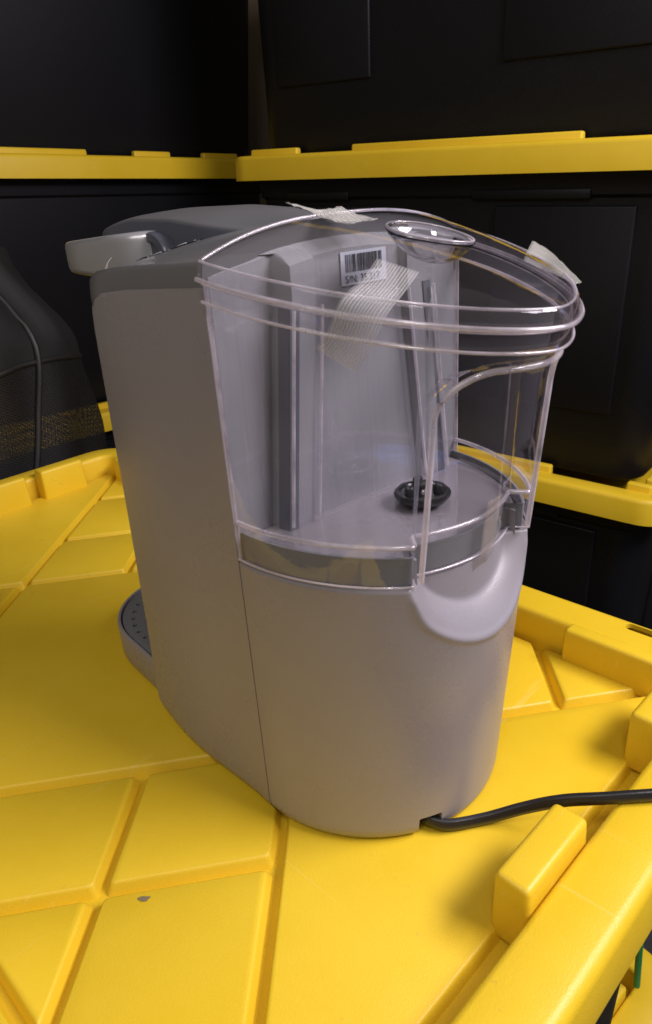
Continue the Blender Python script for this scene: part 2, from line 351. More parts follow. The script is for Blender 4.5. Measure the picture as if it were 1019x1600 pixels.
# raised panels of the lid, between the diagonal grooves
DA, EA = math.radians(53), math.radians(48.3)
def clip(poly, n, c):      # keep n.p <= c
    out = []
    for i in range(len(poly)):
        a, b = poly[i], poly[(i+1) % len(poly)]
        da, db = n[0]*a[0]+n[1]*a[1]-c, n[0]*b[0]+n[1]*b[1]-c
        if da <= 0: out.append(a)
        if da*db < 0:
            t = da/(da-db); out.append((a[0]+(b[0]-a[0])*t, a[1]+(b[1]-a[1])*t))
    return out
ND = (math.sin(DA), -math.cos(DA)); NE = (math.sin(EA), math.cos(EA))
def plate(d0, d1, e0, e1, v0=None, v1=None):
    g = .0047
    q = [(-.2395-IU+.006, .009-IV+.006), (-.2395+IU-.0165, .009-IV+.006), (-.2395+IU-.0165, .009+IV-.004), (-.2395-IU+.006, .009+IV-.004)]
    for n, lo, hi in ((ND, d0, d1), (NE, e0, e1), ((0, 1), v0, v1)):
        if hi is not None and q: q = clip(q, n, hi-g)
        if lo is not None and q: q = clip(q, (-n[0], -n[1]), -lo-g)
    if len(q) < 3: return
    # inset rings for a rounded, sloped edge
    def inset(poly, o):
        out = []; k = len(poly)
        for i in range(k):
            p0, p1, p2 = Vector(poly[i-1]), Vector(poly[i]), Vector(poly[(i+1) % k])
            d1_ = (p1-p0).normalized(); d2_ = (p2-p1).normalized()
            n1 = Vector((-d1_.y, d1_.x)); n2 = Vector((-d2_.y, d2_.x)); b_ = (n1+n2)
            b_ = b_/max(.35, b_.dot(n1)); out.append(p1+b_*o)
        return out
    def rounded(poly, r=.0032):
        out = []; k = len(poly)
        for i in range(k):
            p0, p1, p2 = Vector(poly[i-1]), Vector(poly[i]), Vector(poly[(i+1) % k])
            a = p1+(p0-p1).normalized()*min(r, (p0-p1).length*.4); b = p1+(p2-p1).normalized()*min(r, (p2-p1).length*.4)
            for t in (0, .33, .67, 1): out.append(tuple(a*(1-t)**2+p1*2*t*(1-t)+b*t*t))
        return out
    q = [p for i, p in enumerate(q) if (Vector(p)-Vector(q[i-1])).length > .004]
    rings = []
    for o, z in ((-.0028, -.0086), (-.0006, -.0018), (.0001, -.0005), (.0011, 0.0)):
        rings.append([Vector((p[0]+.2395, p[1]-.009, z)) for p in rounded(inset(q, o))])
    v, f = loft(rings, True, False, True)
    obj('raised_panel', fixn(pydata('raised_panel', v, f)), M['yellow'], tlid, 40)
m = .001
for args in ((None, -352*m, None, -291*m), (None, -566*m, -291*m, None), (-566*m, -450*m, -291*m, None), (-450*m, -352*m, -291*m, -190*m), (-450*m, -352*m, -190*m, None),
             (-352*m, -54*m, None, -291*m), (-352*m, -54*m, -291*m, 197.5*m), (-352*m, -54*m, 197.5*m, None),
             (-54*m, 37*m, None, -91*m), (-54*m, 37*m, -91*m, 7*m), (-54*m, None, 7*m, None), (37*m, None, -91*m, 7*m), (37*m, None, None, -91*m, -.163, None), (37*m, None, None, -91*m, None, -.163)):
    plate(*args)
sm = obj('scuff_mark', pydata('scuff', [(.0032*math.cos(a)*(1+.3*math.sin(3*a)), .0019*math.sin(a)*(1+.25*math.cos(2*a+1)), 0) for a in [k*PI/8 for k in range(16)]], [tuple(range(16))]), M['smudge'], tlid, 0)
sm.location = (-.0069+.2395, -.0876-.009, .0004); sm.rotation_euler = (0, 0, .9)

# totes around it
def bg_tote(label, e0, e1, length_from, level, off=0, depth=.475):
    """front long edge runs through e0 -> e1; length_from = distance of the lid's far end from e0"""
    e0, e1 = Vector(e0), Vector(e1); ex = (e1-e0); ex -= UPG*ex.dot(UPG); ex.normalize()
    ey = UPG.cross(ex).normalized()
    o = e0+ex*(LU-length_from+off)+ey*LV-UPG*.026+UPG*level
    t = thing('storage_tote', label, 'tote', 'stacked totes', frame_matrix(o, ex, UPG))
    tote_lid(t, False, [(-.40, -.285), (-.165, .238), (.36, .40)]); tote_body(t, depth)
    return t
RA, RB = (-.999, .671, .412), (-.248, .837, .376)
LA, LB = (-1.259, .801, .424), (-1.19, .312, .426)
PIT = .50
bg_tote('black tote with yellow lid behind the clear water tank, carrying another tote', RA, RB, .01, 0)
bg_tote('topmost black tote standing behind and above the water tank', RA, RB, -.008, PIT, -.030)
bg_tote('lowest tote of the stack behind the machine, only its yellow lid edge showing', RA, RB, .0, -PIT, 0, .84)
# left stack: its front faces +x, so the edge runs towards -y
def bg_left(label, level, off=0, depth=.475):
    e0, e1 = Vector(LA), Vector(LB); ex = (e0-e1); ex -= UPG*ex.dot(UPG); ex.normalize(); ey = UPG.cross(ex).normalized()
    o = e0-ex*(LU-.245-off)+ey*LV-UPG*.026+UPG*level
    t = thing('storage_tote', label, 'tote', 'stacked totes', frame_matrix(o, ex, UPG)); tote_lid(t, False, [(-.40, -.10), (.01, .105), (.195, .30)]); tote_body(t, depth, False); return t
bg_left('black tote with yellow lid behind the mesh bag', 0)
bg_left('topmost black tote of the stack behind the mesh bag', PIT)
bg_left('lowest tote behind the mesh bag, its yellow lid showing through the netting', -PIT-.01, 0, .84)
low = thing('storage_tote', 'tote under the one with the coffee maker, its rounded yellow lid corner sticking out', 'tote', 'stacked totes', Matrix.Translation((-.315, .128, -.50)) @ Matrix.Rotation(math.radians(2), 4, 'Z'))
tote_lid(low); tote_body(low)

# ------------------------------------------------------------------ coffee maker
cmk = thing('coffee_maker', 'grey single-serve coffee maker with clear rear water tank, taped for shipping', 'coffee maker')
A = .0845; W = 2*A
def side_bump(x): return -.006*math.sin(PI*min(1, max(0, -x/.175)))**2
ZSIDE = [(-.150, .262), (-.139, .272), (-.132, .283), (-.127, .293), (-.119, .3005), (-.106, .305), (-.077, .3083), (-.041, .3103), (0, .312)]
XF = [(0, -.1425), (.012, -.1478), (.07, -.1412), (.162, -.135), (.249, -.131), (.283, -.129), (.2935, -.1268), (.3005, -.119), (.305, -.106), (.3083, -.077), (.3103, -.041), (.312, -.004)]
CR = .010
def body_ring(z, inset=0, zc=None):
    xf = interp(XF, z)+inset; r = min(CR, max(.003, -xf*.45)); n = 10; pts = []
    xs = [-.0008-(-.0008-(xf+r))*k/14 for k in range(15)]
    for x in xs: pts.append(Vector((x, side_bump(x)+inset, z)))
    yb = side_bump(xf+r)+inset
    for k in range(1, n+1):
        a = PI/2*k/n; pts.append(Vector((xf+r-r*math.sin(a), yb+r-r*math.cos(a), z)))
    return pts+[Vector((p.x, W-p.y, z)) for p in reversed(pts)]
rings = []
for z, ins in ((0.0006, .006), (.0012, .0035), (.004, .001), (.008, 0), (.02, 0)): rings.append(body_ring(z, ins))
for k in range(1, 20): rings.append(body_ring(.02+(.283-.02)*k/19))
for z in (.289, .2935, .297, .3005, .3028, .305, .3066, .3083, .3093, .3103, .3112, .3118): rings.append(body_ring(z))
obj('front_housing', lmesh('front_housing', rings), M['grey'], cmk, 40)

# glossy top cover
def arch(eta): return .0135*(1-abs(eta)**2.6)
def top_z(x, y):
    e = (y-A)/A; base = interp(ZSIDE, x)+.0105
    ar = .0135*(1-abs(e)**lerp(1.45, 2.6, sstep(-.10, -.02, x)))
    return base+ar*.985*interp([(-.132, .0), (-.115, .42), (-.09, .76), (-.07, .88), (-.045, .95), (-.02, .96), (0, 1)], x)
rings = []
xs = [-.0006, -.012, -.03, -.05, -.07, -.085, -.097, -.106, -.113, -.119, -.1215, -.1235, -.1250, -.1260]
for x in xs:
    zs = interp(ZSIDE, x); qd = max(0, (-.1262+CR)-x); yb = side_bump(x)+CR-math.sqrt(max(0, CR*CR-min(qd, CR)**2)); ring = []
    ring.append(Vector((x, yb+.0005, zs-.012))); ring.append(Vector((x, yb+.0002, zs+.0006)))
    ring += [Vector((x, yb+.0005, zs+.004)), Vector((x, yb+.0010, zs+.0082)), Vector((x, yb+.0015, zs+.0102)), Vector((x, yb+.0022, zs+.0109)), Vector((x, yb+.0040, top_z(x, yb+.0040)))]
    mid = [Vector((x, lerp(.006, A, k/18), top_z(x, lerp(.006, A, k/18)))) for k in range(0, 19)]
    left = ring+mid
    rings.append(left+[Vector((p.x, W-p.y, p.z)) for p in reversed(left[:-1])])
top = obj('top_cover', lmesh('top_cover', rings), M['gloss'], cmk, 32)
# brew buttons
def button(x, y, a, b, ang):
    zc = top_z(x, y); dzx = (top_z(x+.002, y)-top_z(x-.002, y))/.004; dzy = (top_z(x, y+.002)-top_z(x, y-.002))/.004
    rgs = []
    for s, h in ((1.08, -.001), (1.08, .0003), (1.0, .0006), (.92, .0002), (.86, .0002), (.5, .0008), (.05, .0010)):
        rg = []
        for k in range(28):
            t = 2*PI*k/28; px, py = a*s*math.cos(t), b*s*math.sin(t); qx = px*math.cos(ang)-py*math.sin(ang); qy = px*math.sin(ang)+py*math.cos(ang)
            rg.append(Vector((x+qx, y+qy, zc+dzx*qx+dzy*qy+h)))
        rgs.append(rg)
    o = obj('brew_button', lmesh('brew_button', rgs), M['glassblack'], top, 60)
    ic = []
    for k in range(14):
        t = .4+4.9*k/13; px, py = a*.55*math.cos(t), b*.55*math.sin(t); qx = px*math.cos(ang)-py*math.sin(ang); qy = px*math.sin(ang)+py*math.cos(ang)
        ic.append((x+qx, y+qy, zc+dzx*qx+dzy*qy+.0009))
    obj('icon', lmesh('icon', tube(ic, .0004, 6)), M['white'], o)
button(-.083, .0415, .0100, .0078, .35)
button(-.0985, .0335, .0095, .0066, .35)
button(-.109, .0255, .0070, .0046, .35)

# brew head and hood
head = obj('brew_head', rbox(-.232, -.10, .052, W-.052, .215, .322, .012, 4), M['slate'], cmk, 60)
ZE = [(-.240, .318), (-.232, .3255), (-.220, .3315), (-.19, .3365), (-.163, .3392), (-.115, .3385), (-.08, .3352), (-.045, .3312), (-.02, .327)]
ZC = [(-.240, .3245), (-.232, .3315), (-.220, .3365), (-.19, .3405), (-.146, .3428), (-.088, .3428), (-.045, .3405), (-.02, .3365)]
rings = []; rface = []
N = 26
for k in range(N+1):
    x = -.020-(.240-.020)*k/N
    ye = .0495+.010*sstep(-.20, -.242, x)+.018*sstep(-.09, -.02, x)
    ze, zc = interp(ZE, x), interp(ZC, x)
    half = [Vector((x, ye+.002, .305)), Vector((x, ye+.001, ze-.004)), Vector((x, ye+.0004, ze-.0018)), Vector((x, ye+.0010, ze-.0005)), Vector((x, ye+.0024, ze+.0002))]
    for j in range(1, 13):
        e = 1-j/12; half.append(Vector((x, A-(A-ye-.0024)*e, ze+.0002+(zc-ze)*(1-e**2.2))))
    rings.append(half+[Vector((p.x, W-p.y, p.z)) for p in reversed(half[:-1])])
hood = obj('hood', lmesh('hood', rings), M['hood'], cmk, 40)
# slate cheek on the hood's near and far flank
for s in (0, 1):
    v = []; n = 24
    for k in range(n+1):
        x = -.052-(.238-.052)*k/n; ye = .0495+.010*sstep(-.20, -.242, x)+.018*sstep(-.09, -.02, x); ze = interp(ZE, x)-.0016
        for (y_, z_) in ((ye+.0030, .300), (ye-.0002, .300), (ye-.0006, ze-.0012), (ye+.0, ze), (ye+.0034, ze)):
            v.append(Vector((x, y_ if s == 0 else W-y_, z_)))
    f = grid_faces(n+1, 5, True)+[tuple(range(5)), tuple(range(n*5, n*5+5))]
    obj('cheek', fixn(pydata('cheek', v, f)), M['slate'], hood, 35)
    # hinge boss
    rg = []
    for r, d in ((.019, 0), (.019, .006), (.0178, .0075), (.0130, .0078), (.0122, .006), (.001, .0058)):
        rg.append([Vector((-.128+r*math.cos(2*PI*k/36), (.0497-d) if s == 0 else W-(.0497-d), .3155+r*.86*math.sin(2*PI*k/36))) for k in range(36)])
    obj('hinge', lmesh('hinge', rg), M['slate'], hood, 40)

# silver lift handle, U-shaped round the head
path = catmull([(-.1385, .0570, 0), (-.1395, .0480, 0), (-.146, .0418, 0), (-.157, .0390, 0), (-.175, .0386, 0), (-.210, .0392, 0), (-.2340, .0430, 0), (-.2430, .0530, 0), (-.2455, .0690, 0), (-.2455, A, 0)], 6)
full = path+[Vector((p.x, W-p.y, 0)) for p in reversed(path[:-1])]
rings = []
for i, p in enumerate(full):
    d = (full[min(i+1, len(full)-1)]-full[max(i-1, 0)]).normalized(); nrm = Vector((-d.y, d.x, 0))
    t = min(1, max(0, (-.118-p.x)/.122)); zt = lerp(.3338, .3262, t); zb = lerp(.3035, .3058, t)
    h = (zt-zb)/2; zc = (zt+zb)/2; tk = .0108; ring = []
    for k in range(28):
        a = 2*PI*k/28; c_, s_ = math.cos(a), math.sin(a); ex = .34
        ring.append(p+nrm*(tk*math.copysign(abs(c_)**ex, c_))+Vector((0, 0, zc+h*math.copysign(abs(s_)**ex, s_))))
    rings.append(ring)
obj('handle', lmesh('handle', rings), M['silver'], cmk, 50)

# drip tray with perforated grate
def tray_ring(z, o=0):
    pts = []
    for k in range(33):
        a = -PI/2+PI*k/32; c_ = math.cos(a); s_ = math.sin(a)
        pts.append(Vector((-.196-(.077-o)*abs(c_)**.9, A+(.0800-o)*math.copysign(abs(s_)**.9, s_), z)))
    return [Vector((-.128, A-(.080-o), z))]+pts+[Vector((-.128, A+(.080-o), z))]
rg = [tray_ring(z, o) for z, o in ((.0006, .004), (.002, .0012), (.005, 0), (.0285, 0), (.0305, .0006), (.0312, .0018), (.0308, .0030), (.0285, .0034), (.010, .0040))]
tray = obj('drip_tray', lmesh('drip_tray', rg, True, True, True), M['grey'], cmk, 40)
gr = obj('drip_grate', lmesh('drip_grate', [tray_ring(z, o) for z, o in ((.0262, .0042), (.0292, .0042), (.0298, .0050))]), M['tray'], tray, 40)
bm = bmesh.new()
for rr, n in ((.012, 6), (.023, 12), (.034, 18), (.045, 24), (.056, 30), (.067, 36)):
    for k in range(n):
        a = 2*PI*k/n+rr*30; cx, cyy = -.196+rr*math.cos(a)*.97, A+rr*math.sin(a)*1.02
        if cx > -.135: continue
        bmesh.ops.create_cone(bm, cap_ends=True, segments=10, radius1=.0020, radius2=.0020, depth=.012, matrix=Matrix.Translation((cx, cyy, .028)))
cut = obj('holes', bm, None, None, 0)
md = gr.modifiers.new('holes', 'BOOLEAN'); md.operation = 'DIFFERENCE'; md.object = cut; md.solver = 'EXACT'
bpy.context.view_layer.update(); dg = bpy.context.evaluated_depsgraph_get(); me = bpy.data.meshes.new_from_object(gr.evaluated_get(dg)); gr.modifiers.clear(); gr.data = me; bpy.data.objects.remove(cut)
me.set_sharp_from_angle(angle=math.radians(40))
obj('tray_basin', lmesh('tray_basin', [tray_ring(.011, .0042), tray_ring(.0135, .0042)]), M['dark'], tray, 40)

# rear base with scooped grip
def sd_rr(y, z, hw, z0, z1, rt_, rb_):
    zc, hh = (z0+z1)/2, (z1-z0)/2; py, pz = abs(y), z-zc; r = rt_ if pz > 0 else rb_
    qx, qz = py-hw+r, abs(pz)-hh+r
    return min(max(qx, qz), 0)+math.hypot(max(qx, 0), max(qz, 0))-r
def recess(y, z, wd):
    t = (wd-sd_rr(y-A, z, .0405, .1420, .2775, .020, .0405))/(2*wd); k = .09
    if t <= -k: return 0
    if t < k: return (t+k)**2/(4*k)
    if t <= 1-k: return t
    if t < 1+k: return 1-(1+k-t)**2/(4*k)
    return 1
def xin(z): return .0868+.010*max(0, (z-.175))/.1
LE = 1.2
def arc(t, D, e=1.2):
    s, c = math.sin(t), math.cos(t)
    return D*abs(s)**e, A-A*math.copysign(abs(c)**e, c)
def base_D(z): return lerp(.0838, .1030, min(1, z/.175))
NT = 260
def tpar(k): # slightly denser at the ends
    return PI*k/NT
rings = []
for z, ins in [(.0006, .0065), (.0012, .0040), (.003, .0018), (.006, .0006), (.010, 0)]+[(.010+(.1735-.010)*k/150, 0) for k in range(1, 151)]+[(.1746, .0006), (.1750, .0018), (.1750, .0045), (.1745, .0050), (.1745, .0062)]:
    rg = []
    for k in range(NT+1):
        t = tpar(k); x, y = arc(t, base_D(z), 1.05)
        mk = recess(y, z-.003, lerp(.0085, .0058, sstep(.150, .170, z)))
        xi = (xin(z)-.0008+.0015*sstep(.16, .13, z))*abs(math.sin(t))**.985
        x = lerp(x, min(x, xi), mk)
        wd_ = lerp(.0085, .0058, sstep(.150, .170, z)); sd_ = sd_rr(y-A, z-.003, .0405, .1420, .2775, .020, .0405)
        x += .0008*math.exp(-((sd_-wd_-.0006)/.0020)**2)*(1-sstep(.166, .174, z))   # soft ridge added so the recess edge catches a highlight
        # inset
        sx = (x-0)/.09; x2 = max(.0003, x-ins*abs(math.sin(t))**.5); y2 = y-ins*math.cos(t)*-1
        rg.append(Vector((x2, y2, z)))
    rings.append(rg)
base = obj('rear_base', lmesh('rear_base', rings), M['grey'], cmk, 40)
cut = obj('notch', rbox(-.02, .03, -.0072, .0072, -.01, .0158, .0012, 2), None); cut.location = (.0725, .0600, 0); cut.rotation_euler = (0, 0, math.radians(-20))
md = base.modifiers.new('notch', 'BOOLEAN'); md.operation = 'DIFFERENCE'; md.object = cut; md.solver = 'EXACT'
bpy.context.view_layer.update(); me = bpy.data.meshes.new_from_object(base.evaluated_get(bpy.context.evaluated_depsgraph_get())); base.modifiers.clear(); base.data = me; bpy.data.objects.remove(cut)
me.set_sharp_from_angle(angle=math.radians(40))
# inner platform carrying the tank
rgp = []
for z, o in ((.1735, .0062), (.1868, .0066), (.1874, .0074)):
    rgp.append([Vector((max(.0012, min(x, xin(.175)*abs(math.sin(t))**.985 if recess(y, .2, .006) > .5 else x)-o), A+(y-A)*(1-o/A), z)) for t in [tpar(k) for k in range(NT+1)] for x, y in [arc(t, .1030, 1.05)]])
obj('tank_platform', lmesh('tank_platform', rgp), M['grey'], base, 40)
# dark seam core
obj('seam_core', rbox(-.004, .004, .0016, W-.0016, .002, .172, .0005, 1), M['dark'], cmk, 40)
# cord outlet
obj('cord_outlet', rbox(-.02, -.006, -.0066, .0066, .0008, .0152, .001, 2), M['dark'], base, 40)
co = bpy.data.objects['cord_outlet']; co.location = (.0725, .0600, 0); co.rotation_euler = (0, 0, math.radians(-20))

# stepped rear wall of the housing behind the tank
def ycol(y, z):
    yy = y if y < A else W-y; sh = .010*(z-.2)/.093*sstep(0, .02, yy)*(1-sstep(.055, .080, yy))
    return y+sh if y < A else y-sh
def wall_x(y, z=.2):
    yy = y if y < A else W-y
    return .0004+.0125*sstep(.0255, .0280, yy)-.005*sstep(.0425, .0445, yy)
ys = sorted(set([.0022+(W-.0044)*k/160 for k in range(161)]+[q for b in (.0275, .0315, .0445, .0465) for q in (b, b+.0013, b-.0006, W-b, W-b-.0013, W-b+.0006)]))
rg = []
for z in [.176, .19, .22, .25, .28, .295, .303]:
    rg.append([Vector((wall_x(y), ycol(y, z), z)) for y in ys])
for dz, sc_ in ((.0065, 1), (.010, .6), (.012, .25)):
    rg.append([Vector((.0004+(wall_x(y)-.0004)*sc_, ycol(y, .303), .303+dz+(top_z(-.001, y)-.3225)*.9)) for y in ys])
rg.append([Vector((-.003, y, .303+.012+(top_z(-.001, y)-.3225)*.9)) for y in ys]); rg.append([Vector((-.003, y, .176)) for y in ys])
rear = obj('rear_wall', lmesh('rear_wall', rg, False, False, False), M['rearwall'], cmk, 30)
v_ = []
for z in (.186, .20, .25, .30):
    for x_, y_ in ((.006, .0246), (.0136, .0262), (.0136, .0318), (.006, .0322)): v_.append(Vector((x_, ycol(y_, z), z)))
for sg_ in (0, 1):
  if sg_: v_ = [Vector((p.x, W-p.y, p.z)) for p in v_]
  obj('rib', fixn(pydata('rib', v_, grid_faces(4, 4, True)+[(0, 1, 2, 3), (12, 13, 14, 15)])), M['ribgrey'], rear, 30)
# column that feeds the water line
colr = []
for z, r in ((.176, .0092), (.284, .0088), (.2905, .0082), (.2945, .0062), (.2962, .0028), (.2964, .0005)):
    colr.append([Vector((.0075+r*.75*math.cos(2*PI*k/24), .1335+r*math.sin(2*PI*k/24), z)) for k in range(24)])
obj('water_column', lmesh('water_column', colr), M['rearwall'], rear, 40)
# serial label
lab = obj('serial_label', rbox(.0084, .0087, .0735, .1045, .3035, .3195, .0001, 1), M['white'], rear, 0)
bm = bmesh.new(); rnd = random.Random(5); y = .0765
while y < .1010:
    wd_ = rnd.choice((.00022, .00035, .0005, .0007)); 
    vs = [bm.verts.new(c) for c in ((.0089, y, .3098), (.0089, y+wd_, .3098), (.0089, y+wd_, .3182), (.0089, y, .3182))]; bm.faces.new(vs); y += wd_+rnd.choice((.0003, .0004, .0006))
obj('barcode', bm, M['ink'], lab, 0)
tx = bpy.data.curves.new('serial_text', 'FONT'); tx.body = 'S/N: 35.317'; tx.size = .0050; tx.extrude = 0
to = bpy.data.objects.new('tmp', tx); col.objects.link(to); bpy.context.view_layer.update()
me = bpy.data.meshes.new_from_object(to.evaluated_get(bpy.context.evaluated_depsgraph_get())); bpy.data.objects.remove(to)
me.materials.clear()
ser = obj('serial_number', me, M['ink'], lab, 0)
ser.matrix_local = Matrix(((0, 0, 1, .0090), (1, 0, 0, .0758), (0, 1, 0, .3048), (0, 0, 0, 1)))

# ---------------------------------------------------------------- water tank
ZB = .1757
def rim_z(x): return .3172-.183*x
def tank_pt(t, s):
    """outer tank wall, s 0..1 from skirt to collar"""
    D = lerp(.1022, .1245, s); x, y = arc(t, D, lerp(1.05, LE, s))
    z = lerp(ZB, rim_z(x)-.0006, s)
    zc = rim_z(x)-z
    off = .0018*(1-sstep(.0098, .0112, zc))
    x += off*abs(math.sin(t)); y -= off*math.cos(t)
    mk = recess(y, z, .0034)*sstep(.0108, .0135, zc)
    x = lerp(x, min(x, xin(z)*abs(math.sin(t))**.985), mk)
    return Vector((x, y, z))
def front_x(y, z=.2):
    yy = y if y < A else W-y
    v = .0030+.0125*sstep(.0240, .0265, yy)-.005*sstep(.0440, .0460, yy)
    return v
S = sorted(set([k/70 for k in range(71)]+[.875, .88, .885, .89, .895, .9, .905, .91]))
NTT = 200
rings = []
for s in S:
    rg = [tank_pt(PI*(.012+.976*k/NTT), s) for k in range(NTT+1)]
    x0 = .0
    zf = lerp(ZB, .3125, s)
    fr = []
    for q in range(1, 120):
        y = lerp(W-.002, .002, q/120); zz = lerp(ZB, rim_z(.004)-.0006, s); fr.append(Vector((front_x(y), ycol(y, zz), zz)))
    rg = rg+fr
    rings.append(rg)
v, f = loft(rings, True, False, False)
me = fixn(pydata('water_tank', v, f))
tank = obj('water_tank', me, M['glass'], cmk, 42)
# floor slab
rgf = []
for z, o in ((.1886, .0040), (.1889, .0036), (.1903, .0036), (.1907, .0042)):
    rg = []
    for k in range(NTT+1):
        p = tank_pt(PI*(.012+.976*k/NTT), .112); c = Vector((.04, A, p.z)); d = (p-c); d.z = 0; q = p-d.normalized()*o; rg.append(Vector((max(q.x, .0145), q.y, z)))
    rgf.append(rg)
obj('tank_floor', lmesh('tank_floor', rgf), M['glass'], tank, 0)
# valve
def disc(name, cx, cyy, prof, m_, parent, n=40, lobes=0):
    rg = [[Vector((cx+r*(1+(.025*math.cos(lobes*a) if lobes else 0))*math.cos(a), cyy+r*(1+(.025*math.cos(lobes*a) if lobes else 0))*math.sin(a), z)) for a in [2*PI*k/n for k in range(n)]] for r, z in prof]
    return obj(name, lmesh(name, rg), m_, parent, 40)
VX, VY = .0400, .0960
valve = disc('valve', VX, VY, [(.0135, .1909), (.0150, .1925), (.0152, .1945), (.0146, .1958), (.0128, .1960), (.0120, .1948), (.002, .1946)], M['dark'], tank, 48, 8)
disc('valve_boss', VX, VY, [(.0045, .1945), (.0045, .1990), (.0038, .2002), (.001, .2004)], M['dark'], valve)
for k in range(3):
    a = 2*PI*k/3+.5; disc('valve_peg', VX+.0092*math.cos(a), VY+.0092*math.sin(a), [(.0030, .1946), (.0028, .1988), (.0020, .2000), (.0006, .2003)], M['dark'], valve, 20)
    a += .9; disc('valve_screw', VX+.0070*math.cos(a), VY+.0070*math.sin(a), [(.0018, .1946), (.0018, .1972), (.0012, .1982), (.0003, .1985)], M['chrome'], valve, 16)
# lid
LD = .1265
def lid_z(x, y):
    e = (y-A)/A; rho = min(1, ((max(0, x)/LD)**(2/LE)+abs(e)**(2/LE))**(LE/2))
    zr = rim_z(x)+.0065
    return zr+.0138*(1-rho**2.6)
SCX, SCY = .048, .095
def scoop(x, y):
    dx, dy = x-SCX, y-SCY; ca, sa = math.cos(.62), math.sin(.62); p, q = dx*ca+dy*sa, -dx*sa+dy*ca
    r = math.sqrt((p/.0200)**2+(q/.0150)**2)
    return -.0150*max(0, 1-r**2.2)**.8+(.0006*math.exp(-((r-1)/.10)**2))
CX0, CY0 = .045, A
def lid_out(k, n):   # outline of the lid, anticlockwise
    na = int(n*.72)
    if k <= na: return arc(PI*k/na, LD, LE)
    j = (k-na)/(n-na); return (0.0, lerp(W, 0, j))
NL = 240
rings = []
NR = 90
for i in range(NR+1):
    fr_ = .01+.99*(i/NR)
    rg = []
    for k in range(NL):
        ox, oy = lid_out(k, NL); x, y = CX0+(ox-CX0)*fr_, CY0+(oy-CY0)*fr_
        x0_, y0_ = CX0+(ox-CX0)*min(fr_, .985), CY0+(oy-CY0)*min(fr_, .985)
        z = lid_z(x, y)
        rg.append(Vector((max(x, .0004), y, z)))
    rings.append(rg)
for dz, o in ((.0010, .0007), (.0022, .0011), (.0062, .0014), (.0070, .0024), (.0084, .0026)):
    rg = []
    for k in range(NL):
        ox, oy = lid_out(k, NL); c = Vector((ox-CX0, oy-CY0)).normalized()
        x, y = ox+(c.x*o if ox > .002 else 0), oy+c.y*o
        if ox <= .001: zz = lid_z(0, oy)-dz*.5
        else: zz = rim_z(ox)+.0065-dz*.83
        rg.append(Vector((max(x, .0004), y, zz)))
    rings.append(rg)
v, f = loft(rings, True, True, False)
me = fixn(pydata('tank_lid', v, f))
bmx = bmesh.new(); bmx.from_mesh(me); ca, sa = math.cos(.62), math.sin(.62); kill = []
for f_ in bmx.faces:
    c_ = f_.calc_center_median(); dx, dy = c_.x-SCX, c_.y-SCY; p, q = dx*ca+dy*sa, -dx*sa+dy*ca
    if (p/.0200)**2+(q/.0150)**2 < .97: kill.append(f_)
bmesh.ops.delete(bmx, geom=kill, context='FACES'); bmx.to_mesh(me); bmx.free()
lid = obj('tank_lid', me, M['glass'], tank, 42)
rgs = []
for i in range(15):
    rr_ = 1-i/14*.985; rg = []
    for k in range(56):
        p, q = .0202*rr_*math.cos(2*PI*k/56), .0152*rr_*math.sin(2*PI*k/56); x, y = SCX+p*ca-q*sa, SCY+p*sa+q*ca
        rg.append(Vector((x, y, lid_z(x, y)-.0125*(1-rr_**2.3)**.85)))
    rgs.append(rg)
bowl = obj('finger_scoop', lmesh('finger_scoop', rgs, True, False, True), M['solid'], lid, 80)
modify(bowl, 'SOLIDIFY', thickness=.0016, offset=0)

# ---------------------------------------------------------------- tape
def strip(name, grid, m_, parent, thick=.00018):
    nr, nc = len(grid), len(grid[0]); v = [p for r in grid for p in r]; f = grid_faces(nr, nc, False)
    me = pydata(name, v, f); uvl = me.uv_layers.new(name='UVMap')
    for lp in me.loops:
        i, j = divmod(lp.vertex_index, nc); uvl.data[lp.index].uv = (j/(nc-1), i/(nr-1))
    o = obj(name, me, m_, parent, 60); modify(o, 'SOLIDIFY', thickness=thick, offset=1); return o
def spread(rows, nr=24, nc=9, bulge=0, seed=0):
    """rows of (left, right) points, smoothed along the length"""
    L = catmull([r[0] for r in rows], nr); R_ = catmull([r[1] for r in rows], nr); rnd_ = random.Random(seed); g = []
    for a, b in zip(L, R_):
        g.append([a.lerp(b, k/(nc-1))+Vector((0, 0, bulge*(rnd_.random()-.5))) for k in range(nc)])
    return g
mm = lambda *p: Vector(p)*.001
strip('packing_tape', spread([(mm(63.4, 46.7, 321.2), mm(82.3, 51.5, 315.8)), (mm(71.3, 31, 315.6), mm(89, 36.3, 310.6)), (mm(73.5, 16.5, 309.0), mm(88.5, 26, 302.4)), (mm(68.6, 13.6, 297.6), mm(83.6, 22.2, 290)), (mm(61.2, 12.3, 290), mm(75.9, 20.2, 280.5))], 8), M['tape'], tank)
strip('packing_tape', spread([(mm(-12, 58.5, 344.0), mm(-10, 64.5, 341.8)), (mm(-4, 61, 341), mm(0, 75, 338)), (mm(2, 66, 337.5), mm(2, 80, 340)), (mm(12, 65, 335.5), mm(10, 84, 336.4)), (mm(22, 68, 333.2), mm(21, 88, 333.6))], 5, 7, .0011, 3), M['tape2'], tank)
strip('packing_tape', spread([(mm(74, 137.5, 319.5), mm(76, 130.3, 314.8)), (mm(83, 138.5, 315), mm(85, 134, 310.6)), (mm(95, 134.5, 309), mm(93.5, 131, 306.6)), (mm(107, 129, 303.2), mm(105, 127, 302.4))], 5, 6, .0005, 4), M['tape2'], tank)
def inner_pt(y, z): return Vector(((xin(z)*abs(max(0, 1-((y-A)/A)**2))**.5)+.0016, y, z))
